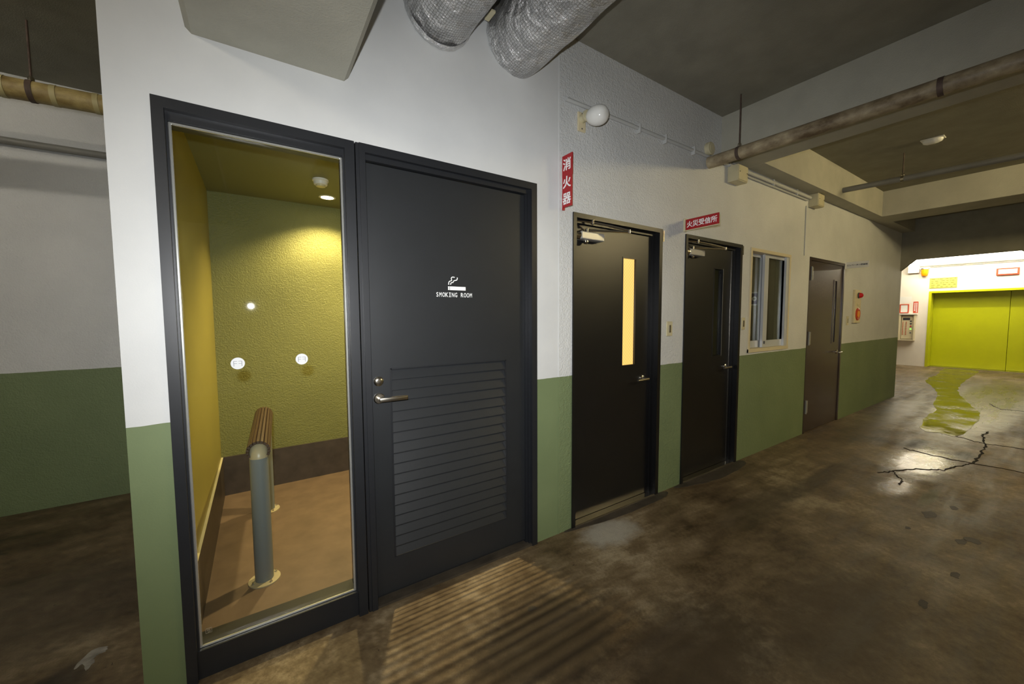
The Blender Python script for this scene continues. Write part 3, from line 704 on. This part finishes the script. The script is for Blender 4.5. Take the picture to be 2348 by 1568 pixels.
pipe_along('ceiling_pipe', 'thin grey pipe in the warm lit ceiling bay', (5.80, -.15, 2.875), (5.55, -6.9, 2.60), .030, 'conduit_grey', rods=[(.075, 'steel')])
# conduit along the wall
t = thing('wall_conduit', (1.63, -.012, 2.73), 'thin grey conduit clipped along the wall above the doors', 'conduit')
MB().tube([(1.625, -.014, 2.735), (3.50, -.014, 2.735)], .012, 12).build('conduit_run', 'conduit', t)
MB().tube([(3.50, -.016, 2.735), (5.30, -.016, 2.735)], .017, 12).build('conduit_run', 'conduit', t)
MB().tube([(3.60, -.013, 2.700), (5.20, -.013, 2.700)], .009, 10).build('conduit_run', 'conduit', t)
for xx in (2.30, 2.60, 2.97, 4.35, 4.9): MB().bbox(xx - .008, xx + .008, -.032, .001, 2.70, 2.765, .003, 1).build('clip', 'conduit', t)
t = thing('junction_box', (3.20, -.03, 2.77), 'round cream junction box where conduit passes lagged pipe', 'junction box')
MB().lathe((3.20, 0, 2.800), (0, -1, 0), [(.052, 0), (.052, .030), (.046, .036), (0, .037)], 28).build('box_body', 'cream', t)
MB().lathe((3.20, -.036, 2.800), (0, -1, 0), [(.030, 0), (.030, .003), (0, .004)], 20).build('box_lid', 'cream', t)
for xx, zz, lab in ((3.61, 2.665, 'cream square junction box just past the lagged pipe'), (5.36, 2.715, 'cream square junction box at far end of the conduit')):
    t = thing('junction_box', (xx, 0, zz - .07), lab, 'junction box')
    MB().bbox(xx - .085, xx + .085, -.088, .001, zz - .075, zz + .062, .004).build('box_body', 'cream', t)
    MB().bbox(xx - .078, xx + .078, -.094, -.086, zz - .068, zz + .055, .003).build('box_lid', 'cream', t)
    for sx_ in (-.06, .06): MB().lathe((xx + sx_, -.094, zz), (0, -1, 0), [(.006, -.001), (.005, .002), (0, .0025)], 10).build('screw', 'steel', t)
tag(MB().tube([(5.20, -.006, 2.09), (5.20, -.006, 2.64)], .005, 8).build('drop_cable', 'conduit'), 'thin vertical cable running down from far junction box', 'cable')

# wall lamp
t = thing('wall_lamp', (1.76, 0, 2.58), 'egg shaped white glass wall lamp on cream plate', 'wall lamp')
MB().bbox(1.727, 1.793, -.010, .001, 2.578, 2.695, .004).build('back_plate', 'cream_paint', t)
MB().lathe((1.760, -.010, 2.655), (0, -1, .0), [(.026, 0), (.024, .02), (.030, .035), (.034, .04), (.034, .05)], 24).build('lamp_neck', 'cream', t)
pr = []
for k in range(1, 17):
    a = k / 16 * math.pi; h_ = .118 + math.cos(a) * .072; r_ = .058 * math.sin(a) ** .8 * (1 + .10 * math.cos(a)); pr.append((max(r_, 0.0), h_))
pr = [q for q in pr if q[1] >= .05][::-1]
MB().lathe((1.760, 0, 2.660), (.22, -1, -.18), pr, 36).build('glass_globe', 'globe', t)
for zz in (2.595, 2.685): MB().lathe((1.76, -.010, zz), (0, -1, 0), [(.005, -.001), (.004, .002), (0, .0025)], 10).build('screw', 'dark_print', t)

# ------------------------------------------------------------------ signs
# vertical projecting fire extinguisher sign
t = thing('projecting_sign', (1.605, -.045, 2.075), 'tall red projecting sign with white characters beside first black door', 'sign')
mb = MB(); mb.box(1.602, 1.608, -.091, -.004, 2.080, 2.262).box(1.602, 1.608, -.0935, -.003, 2.262, 2.390).build('sign_plate', 'red_sign', t)
MB().box(1.604, 1.6095, -.004, .0, 2.085, 2.385).build('sign_flange', 'white_plastic', t)
MB().box(1.598, 1.612, -.020, -.008, 2.066, 2.082).build('sign_foot', 'red_sign', t)
for ch, zz in zip('消火器', (2.333, 2.228, 2.130)):
    text_part(ch, .074, (1.6012, -.0475, zz), (0, -1, 0), (0, 0, 1), 'white_print', t, 'letter', bold=.018)
# horizontal red sign above door 3
t = thing('projecting_sign', (2.895, -.14, 2.09), 'horizontal red projecting sign with white characters above dark window door', 'sign')
MB().bbox(2.890, 2.900, -.280, -.012, 2.096, 2.180, .003, 1).build('sign_plate', 'red_sign', t)
MB().box(2.889, 2.901, -.280, -.012, 2.090, 2.096).build('sign_edge', 'cream', t)
MB().bbox(2.878, 2.912, -.014, .0, 2.085, 2.190, .003, 1).build('sign_bracket', 'cream', t)
text_part('火災受信所', .050, (2.8893, -.146, 2.138), (0, -1, 0), (0, 0, 1), 'white_print', t, 'lettering', bold=.016, sx=.98)
# white sign by the brown door
t = thing('projecting_sign', (6.53, -.12, 2.03), 'small white projecting sign with black characters at brown door', 'sign')
MB().box(6.526, 6.534, -.238, -.004, 2.026, 2.106).build('sign_plate', 'white_plastic', t)
MB().box(6.515, 6.545, -.005, 0, 2.02, 2.112).build('sign_bracket', 'white_plastic', t)
text_part('エレベーター機械室', .024, (6.5254, -.121, 2.066), (0, -1, 0), (0, 0, 1), 'dark_print', t, 'lettering', bold=.012, sx=.98)

# switches
def switch(x0, x1, z0, z1, label):
    t = thing('wall_switch', ((x0 + x1) / 2, 0, z0), label, 'switch')
    MB().bbox(x0, x1, -.009, .001, z0, z1, .003).build('cover_plate', 'cream', t)
    MB().bbox((x0 + x1) / 2 - .012, (x0 + x1) / 2 + .012, -.013, -.008, (z0 + z1) / 2 - .03, (z0 + z1) / 2 + .03, .002, 1).build('rocker', 'steel', t)
switch(2.681, 2.753, 1.254, 1.370, 'metal and cream light switch between the two black doors')
switch(3.842, 3.905, 1.278, 1.394, 'cream light switch between black door and sliding window')
switch(6.655, 6.72, 1.278, 1.398, 'small cream light switch between brown door and fire alarm')

# fire alarm
t = thing('fire_alarm', (6.99, 0, 1.30), 'cream fire alarm panel with red lamp and red call point', 'fire alarm')
MB().bbox(6.872, 7.112, -.028, .001, 1.303, 1.762, .006).build('alarm_panel', 'cream_paint', t)
MB().lathe((6.99, -.028, 1.685), (0, -1, 0), [(.040, 0), (.040, .012), (.036, .016)], 28).build('lamp_base', 'dark_print', t)
MB().lathe((6.99, -.042, 1.685), (0, -1, 0), [(.036, 0), (.034, .016), (.027, .030), (.014, .038), (0, .040)], 28).build('red_lamp', 'alarm_red', t)
MB().lathe((6.99, -.028, 1.425), (0, -1, 0), [(.086, 0), (.086, .008), (.070, .014), (.060, .010), (0, .010)], 36).build('call_point', 'red_plastic', t)
MB().lathe((6.99, -.036, 1.425), (0, -1, 0), [(.050, 0), (.048, .006), (0, .007)], 28).build('call_button', 'orange', t)
MB().bbox(6.95, 7.03, -.031, -.027, 1.54, 1.57, .001, 1).build('alarm_jack', 'cream', t)

# ------------------------------------------------------------------ fluorescent battens (garage lamps)
def batten(x, y, z, axis, length, label, mt, group='garage fluorescent battens', power=0, color=TUBE):
    t = thing('fluorescent_batten', (x, y, z), label, 'ceiling light', group)
    h = length / 2; e = .035
    def bx(l, w_, z0_, z1_):
        return (x - l, x + l, y - w_, y + w_, z0_, z1_) if axis == 'x' else (x - w_, x + w_, y - l, y + l, z0_, z1_)
    MB().bbox(*bx(h, .04, z + .035, z + .085), .005).build('lamp_housing', 'white_plastic', t)
    a, b = ((x - h + .03, y, z), (x + h - .03, y, z)) if axis == 'x' else ((x, y - h + .03, z), (x, y + h - .03, z))
    MB().tube([a, b], .016, 16).build('tube', mt, t)
    for s_ in (-1, 1):
        c = (x + s_ * (h - .02), y, z) if axis == 'x' else (x, y + s_ * (h - .02), z)
        MB().bbox(c[0] - .014, c[0] + .014, c[1] - .018, c[1] + .018, z - .02, z + .04, .003, 1).build('lamp_holder', 'white_plastic', t)
M['tube_bay'] = emit("bay_tube", TUBE, 520.0)
M['tube_back'] = emit('back_tube', (1.0, .90, .72), 240.0)
M['tube_left'] = emit('left_tube', (1.0, .92, .78), 70.0)
batten(5.75, -3.6, 3.03, 'x', 1.2, 'fluorescent batten in the ceiling bay between pale and warm beams', 'tube_bay')
batten(-2.3, -3.6, 3.03, 'x', 1.2, 'fluorescent batten behind the photographer', 'tube_back')
batten(-2.2, .62, 3.03, 'x', 1.2, 'fluorescent batten left of the smoking room corner', 'tube_left')
# emergency lamp in the bay
t = thing('ceiling_lamp', (5.56, -.90, H), 'small oval unlit lamp on the warm lit ceiling', 'ceiling light')
mb = MB(); mb.lathe((0, 0, 0), (0, 0, -1), [(.055, 0), (.055, .018), (.048, .030), (.03, .040), (0, .043)], 28)
mb.v = [(5.56 + a * .8, -.90 + b * 1.3, H - .006 + c) for a, b, c in mb.v]; mb.build('lamp_dome', 'globe', t)
MB().bbox(5.51, 5.61, -.98, -.82, H - .008, H, .003, 1).build('lamp_base', 'white_plastic', t)

# ------------------------------------------------------------------ elevator hall
def hall_batten(y0, y1, label):
    t = thing('hall_light', (14.35, (y0 + y1) / 2, 2.74), label, 'ceiling light', 'hall ceiling lights')
    MB().bbox(13.20, 15.12, y0, y1, 2.79, 2.83, .006).build('lamp_housing', 'white_plastic', t)
    MB().bbox(13.22, 15.10, y0 + .005, y1 - .005, 2.762, 2.791, .010).build('ceiling_glow', 'hall_glow_panel', t)  # wide glowing slab standing in for the overexposed hall ceiling
    MB().tube([(14.60, y0 + .06, 2.748), (14.60, y1 - .06, 2.748)], .014, 12).build('tube', 'hall_tube', t)
M['hall_glow_panel'] = emit('hall_ceiling_glow_panel', (1.0, .93, .76), 4.6)
hall_batten(-.05, 1.10, 'bright ceiling light in the elevator hall near control panel')
hall_batten(-1.40, -.055, 'bright ceiling light in the elevator hall near red framed sign')
t = thing('elevator_door', (EX + .3, -.7, 0), 'lime green two panel elevator doors in matching frame', 'elevator door')
mb = MB(); fw = .05
mb.box(EX - .012, EX + .32, .60, .65, 0, 2.045); mb.box(EX - .012, EX + .32, -2.05, -2.0, 0, 2.045); mb.box(EX - .012, EX + .32, -2.0, .60, 1.995, 2.045)
mb.build('door_frame', 'lime_frame', t)
for a, b, off in ((-.690, .60, 0), (-2.0, -.697, .0)):
    MB().bbox(EX + .30 + off, EX + .33 + off, a, b, .015, 1.995, .003, 1).build('door_panel', 'lime', t)
MB().box(EX + .02, EX + .33, -2.0, .60, 0, .012).build('door_sill', 'steel', t)
MB().box(EX + .325, EX + .335, -2.0, .60, 0, 2.0).build('door_backing', 'dark_void', t)

def platex(y0, y1, z0, z1, d, mt, name, parent, x=EX, b=.003):
    return MB().bbox(x - d, x, min(y0, y1), max(y0, y1), z0, z1, b, 1).build(name, mt, parent)
t = thing('notice_plate', (EX, .40, 2.12), 'yellow notice plate with faint text above the elevator door', 'notice')
platex(.16, .65, 2.122, 2.394, .012, 'yellow_plate', 'plate', t)
rnd = random.Random(2)
mb = MB()
for r_ in range(5):
    y = .62; zz = 2.36 - r_ * .052
    while y > .20:
        l = rnd.uniform(.02, .07); mb.box(EX - .0135, EX - .0118, max(y - l, .18), y, zz - .007, zz + .007); y -= l + rnd.uniform(.01, .05)
mb.build('notice_text', 'brass_green', t)['kind'] = 'stuff'
t = thing('framed_sign', (EX, -.64, 2.36), 'white sign in red frame high above the elevator door', 'sign')
mb = MB(); a, b, c, d_ = -.815, -.470, 2.366, 2.532
mb.box(EX - .05, EX, a, a + .03, c, d_).box(EX - .05, EX, b - .03, b, c, d_).box(EX - .05, EX, a + .03, b - .03, c, c + .03).box(EX - .05, EX, a + .03, b - .03, d_ - .025, d_)
mb.build('sign_frame', 'red_plastic', t); MB().box(EX - .042, EX, a + .03, b - .03, c + .03, d_ - .025).build('sign_face', 'white_print', t)
t = thing('beacon_lamp', (EX - .06, .745, 2.45), 'amber beacon lamp hanging below the white box', 'beacon')
MB().lathe((EX - .07, .745, 2.665), (0, 0, -1), [(.09, 0), (.09, .025), (.075, .035)], 28).build('beacon_base', 'chrome', t)
MB().lathe((EX - .07, .745, 2.632), (0, 0, -1), [(.072, 0), (.070, .10), (.058, .165), (.04, .18), (0, .183)], 28).build('amber_lens', 'orange', t)
MB().box(EX - .09, EX, .715, .775, 2.660, 2.68).build('beacon_bracket', 'steel', t)
t = thing('white_box', (EX, .96, 2.555), 'white square box high on wall beside the amber beacon', 'box')
platex(.850, 1.07, 2.556, 2.757, .10, 'white_plastic', 'box_body', t, b=.006); platex(.862, 1.058, 2.568, 2.745, .106, 'white_plastic', 'box_lid', t, b=.003)
t = thing('hall_conduit', (EX, -.1, 2.71), 'thin grey conduit along top of the elevator wall', 'conduit')
MB().tube([(EX - .03, .84, 2.725), (EX - .03, -2.6, 2.690)], .014, 12).build('conduit_run', 'conduit_grey', t)
MB().tube([(EX - .03, .66, 2.690), (EX - .03, -2.6, 2.655)], .009, 10).build('conduit_run', 'conduit_grey', t)
t = thing('control_cabinet', (EX, 1.05, .70), 'open cream control cabinet with rows of keys and indicators', 'cabinet')
mb = MB(); mb.box(EX - .14, EX, .87, .89, .70, 1.42).box(EX - .14, EX, 1.14, 1.16, .70, 1.42).box(EX - .14, EX, .89, 1.14, 1.40, 1.42).box(EX - .14, EX, .89, 1.14, .70, .735).box(EX - .02, EX, .89, 1.14, .735, 1.40)
mb.build('cabinet_body', 'cream_paint', t)
MB().box(EX - .16, EX, .84, 1.30, 1.42, 1.445).build('cabinet_hood', 'white_plastic', t)
dr = MB().bbox(EX - .155, EX - .135, 1.16, 1.42, .70, 1.42, .003, 1).build('cabinet_door', 'cream_paint', t)
MB().lathe((EX - .155, 1.20, 1.05), (-1, 0, 0), [(.016, 0), (.016, .02), (0, .022)], 16).build('door_knob', 'chrome', dr)
fp = MB().box(EX - .10, EX - .02, .90, 1.13, .75, 1.385).build('control_panel', 'cream_paint', t)
MB().box(EX - .104, EX - .10, .965, 1.105, 1.27, 1.335).build('display', 'dark_print', fp)
k0 = None
for c_ in range(2):
    for r_ in range(9):
        if k0 is None: k0 = MB().lathe((EX - .10, 1.10, 1.21), (-1, 0, 0), [(.010, 0), (.010, .012), (0, .013)], 12).build('key', 'red_plastic', fp)
        else: copy_part(k0, (0, -.065 * c_, -.042 * r_), fp)
for zz, mt_ in ((1.24, 'dark_print'), (1.17, 'dark_print'), (1.10, 'red_plastic'), (1.02, 'green_lamp'), (.92, 'conduit_grey')):
    MB().lathe((EX - .10, .945, zz), (-1, 0, 0), [(.018, 0), (.018, .008), (0, .010)], 16).build('indicator', mt_, fp)
t = thing('framed_notice', (EX, 1.11, 1.467), 'small notice in red frame above the control cabinet', 'notice')
a, b, c, d_ = 1.017, 1.20, 1.467, 1.712
mb = MB(); mb.box(EX - .025, EX, a, a + .02, c, d_).box(EX - .025, EX, b - .02, b, c, d_).box(EX - .025, EX, a + .02, b - .02, c, c + .02).box(EX - .025, EX, a + .02, b - .02, d_ - .02, d_)
mb.build('notice_frame', 'red_plastic', t); MB().box(EX - .018, EX, a + .02, b - .02, c + .02, d_ - .02).build('notice_sheet', 'white_plastic', t)
t = thing('red_notice', (EX, .89, 1.465), 'red vertical notice with white characters beside the framed notice', 'notice')
platex(.84, .935, 1.465, 1.778, .006, 'red_plastic', 'plate', t, b=.001)
mb = MB()
for cx_, n_ in ((.905, 7), (.868, 8)):
    for r_ in range(n_): mb.box(EX - .0072, EX - .0058, cx_ - .012, cx_ + .012, 1.735 - r_ * .034 - .011, 1.735 - r_ * .034 + .011)
mb.build('notice_text', 'white_print', t)['kind'] = 'stuff'
tag(MB().box(EX - .003, EX, .975, 1.21, 1.74, 1.92).build('paper_notice', 'white_plastic'), 'pale paper notice taped above the red frame', 'notice')

# ------------------------------------------------------------------ floor marks
def blob(pts, seed, jit, z, mt, name, label, cat='floor stain', sub=5):
    rnd = random.Random(seed); P = []
    n = len(pts)
    for i in range(n):
        p0, p1, p2, p3 = [Vector(pts[(i + k) % n]) for k in (-1, 0, 1, 2)]
        for k in range(sub):
            u_ = k / sub; q = .5 * ((2 * p1) + (p2 - p0) * u_ + (2 * p0 - 5 * p1 + 4 * p2 - p3) * u_ ** 2 + (-p0 + 3 * p1 - 3 * p2 + p3) * u_ ** 3)
            P.append((q.x + rnd.uniform(-jit, jit), q.y + rnd.uniform(-jit, jit) * .5, .0))
    o = MB().poly(P, (0, 0, z)).build(name, mt, floor_o); tag(o, label); return o
floor_o = bpy.data.objects['floor']
PUD = [(15.15, 0.24), (13.44, 0.14), (11.98, 0.09), (11.18, -0.12), (9.98, -0.39), (8.94, -0.51), (8.28, -0.64), (7.69, -0.63), (6.77, -0.75), (6.75, -0.89), (6.75, -1.05), (7.83, -1.07), (8.41, -1.04), (9.35, -0.83), (10.39, -0.59), (11.55, -0.45), (13.07, -0.39), (15.1, -0.3)]
blob(PUD, 1, .03, .0030, 'wet', 'puddle', 'shallow puddle mirroring the lime doors')
blob([(2.88, .0), (3.81, .0), (3.80, -.10), (3.30, -.13), (2.95, -.07)], 4, .008, .004, 'dark_patch', 'mortar_patch', 'dark mortar patch at door foot')
blob([(1.70, .0), (2.60, .0), (2.62, -.07), (2.10, -.08), (1.72, -.03)], 5, .006, .004, 'dark_patch', 'mortar_patch', 'dark mortar patch at door foot')
blob([(-.677, .345), (-.645, .43), (-.60, .425), (-.595, .395), (-.622, .385), (-.618, .345), (-.632, .31), (-.652, .36)], 6, .004, .0015, 'white_mark', 'paint_mark', 'worn white paint mark')
for i, (x, y, s_) in enumerate([(3.92, -1.278, .05), (4.2, -1.36, .03), (3.60, -1.471, .035), (3.68, -1.503, .045), (2.66, -1.462, .03), (3.545, -1.24, .02), (3.10, -1.511, .025), (1.05, -.42, .02)]):
    rnd = random.Random(i + 40); q = [(x + math.cos(a) * s_ * 1.6 * rnd.uniform(.5, 1.2), y + math.sin(a) * s_ * .8 * rnd.uniform(.5, 1.2)) for a in [k * math.pi / 4 for k in range(8)]]
    blob(q, i + 20, .004, .0008, 'dark_patch', 'dark_stain', 'small dark oily stain', sub=3)
def crack(pts, w_, seed):
    rnd = random.Random(seed); P = []
    for (a, b) in zip(pts, pts[1:]):
        for k in range(7): u_ = k / 7; P.append(Vector((a[0] + (b[0] - a[0]) * u_ + rnd.uniform(-.02, .02), a[1] + (b[1] - a[1]) * u_ + rnd.uniform(-.012, .012), 0)))
    P.append(Vector((*pts[-1], 0)))
    A = []; B = []
    for i, q in enumerate(P):
        d_ = (P[min(i + 1, len(P) - 1)] - P[max(i - 1, 0)]).normalized(); nn = Vector((-d_.y, d_.x, 0)) * w_ * .55 * rnd.uniform(.3, 1.0)
        A.append(q + nn); B.append(q - nn)
    n = len(A); V = A + B + [q + Vector((0, 0, .0036)) for q in A + B]; fs = []
    for i in range(n - 1): fs += [(2 * n + i, 3 * n + i, 3 * n + i + 1, 2 * n + i + 1), (i, i + 1, n + i + 1, n + i), (i, 2 * n + i, 2 * n + i + 1, i + 1), (n + i, n + i + 1, 3 * n + i + 1, 3 * n + i)]
    MB().add(V, fs).build('crack', 'crack', floor_o)
crack([(4.60, -.86), (4.75, -.92), (5.0, -1.02), (5.15, -1.17), (5.45, -1.24), (5.62, -1.29)], .012, 1)
crack([(5.66, -.82), (5.60, -1.05), (5.62, -1.29), (5.64, -1.58), (5.62, -2.0)], .012, 2)
crack([(5.62, -1.29), (6.1, -1.29), (6.58, -1.27)], .018, 3)
crack([(6.75, -1.0), (6.60, -1.2), (6.58, -1.27), (6.64, -1.52), (6.7, -1.9)], .010, 4)
crack([(6.58, -1.27), (7.0, -1.20), (7.3, -1.22)], .016, 5)
crack([(4.75, -.92), (4.55, -1.02), (4.40, -1.03)], .008, 6)
crack([(9.6, -1.0), (9.2, -1.15), (9.3, -1.6)], .012, 7)
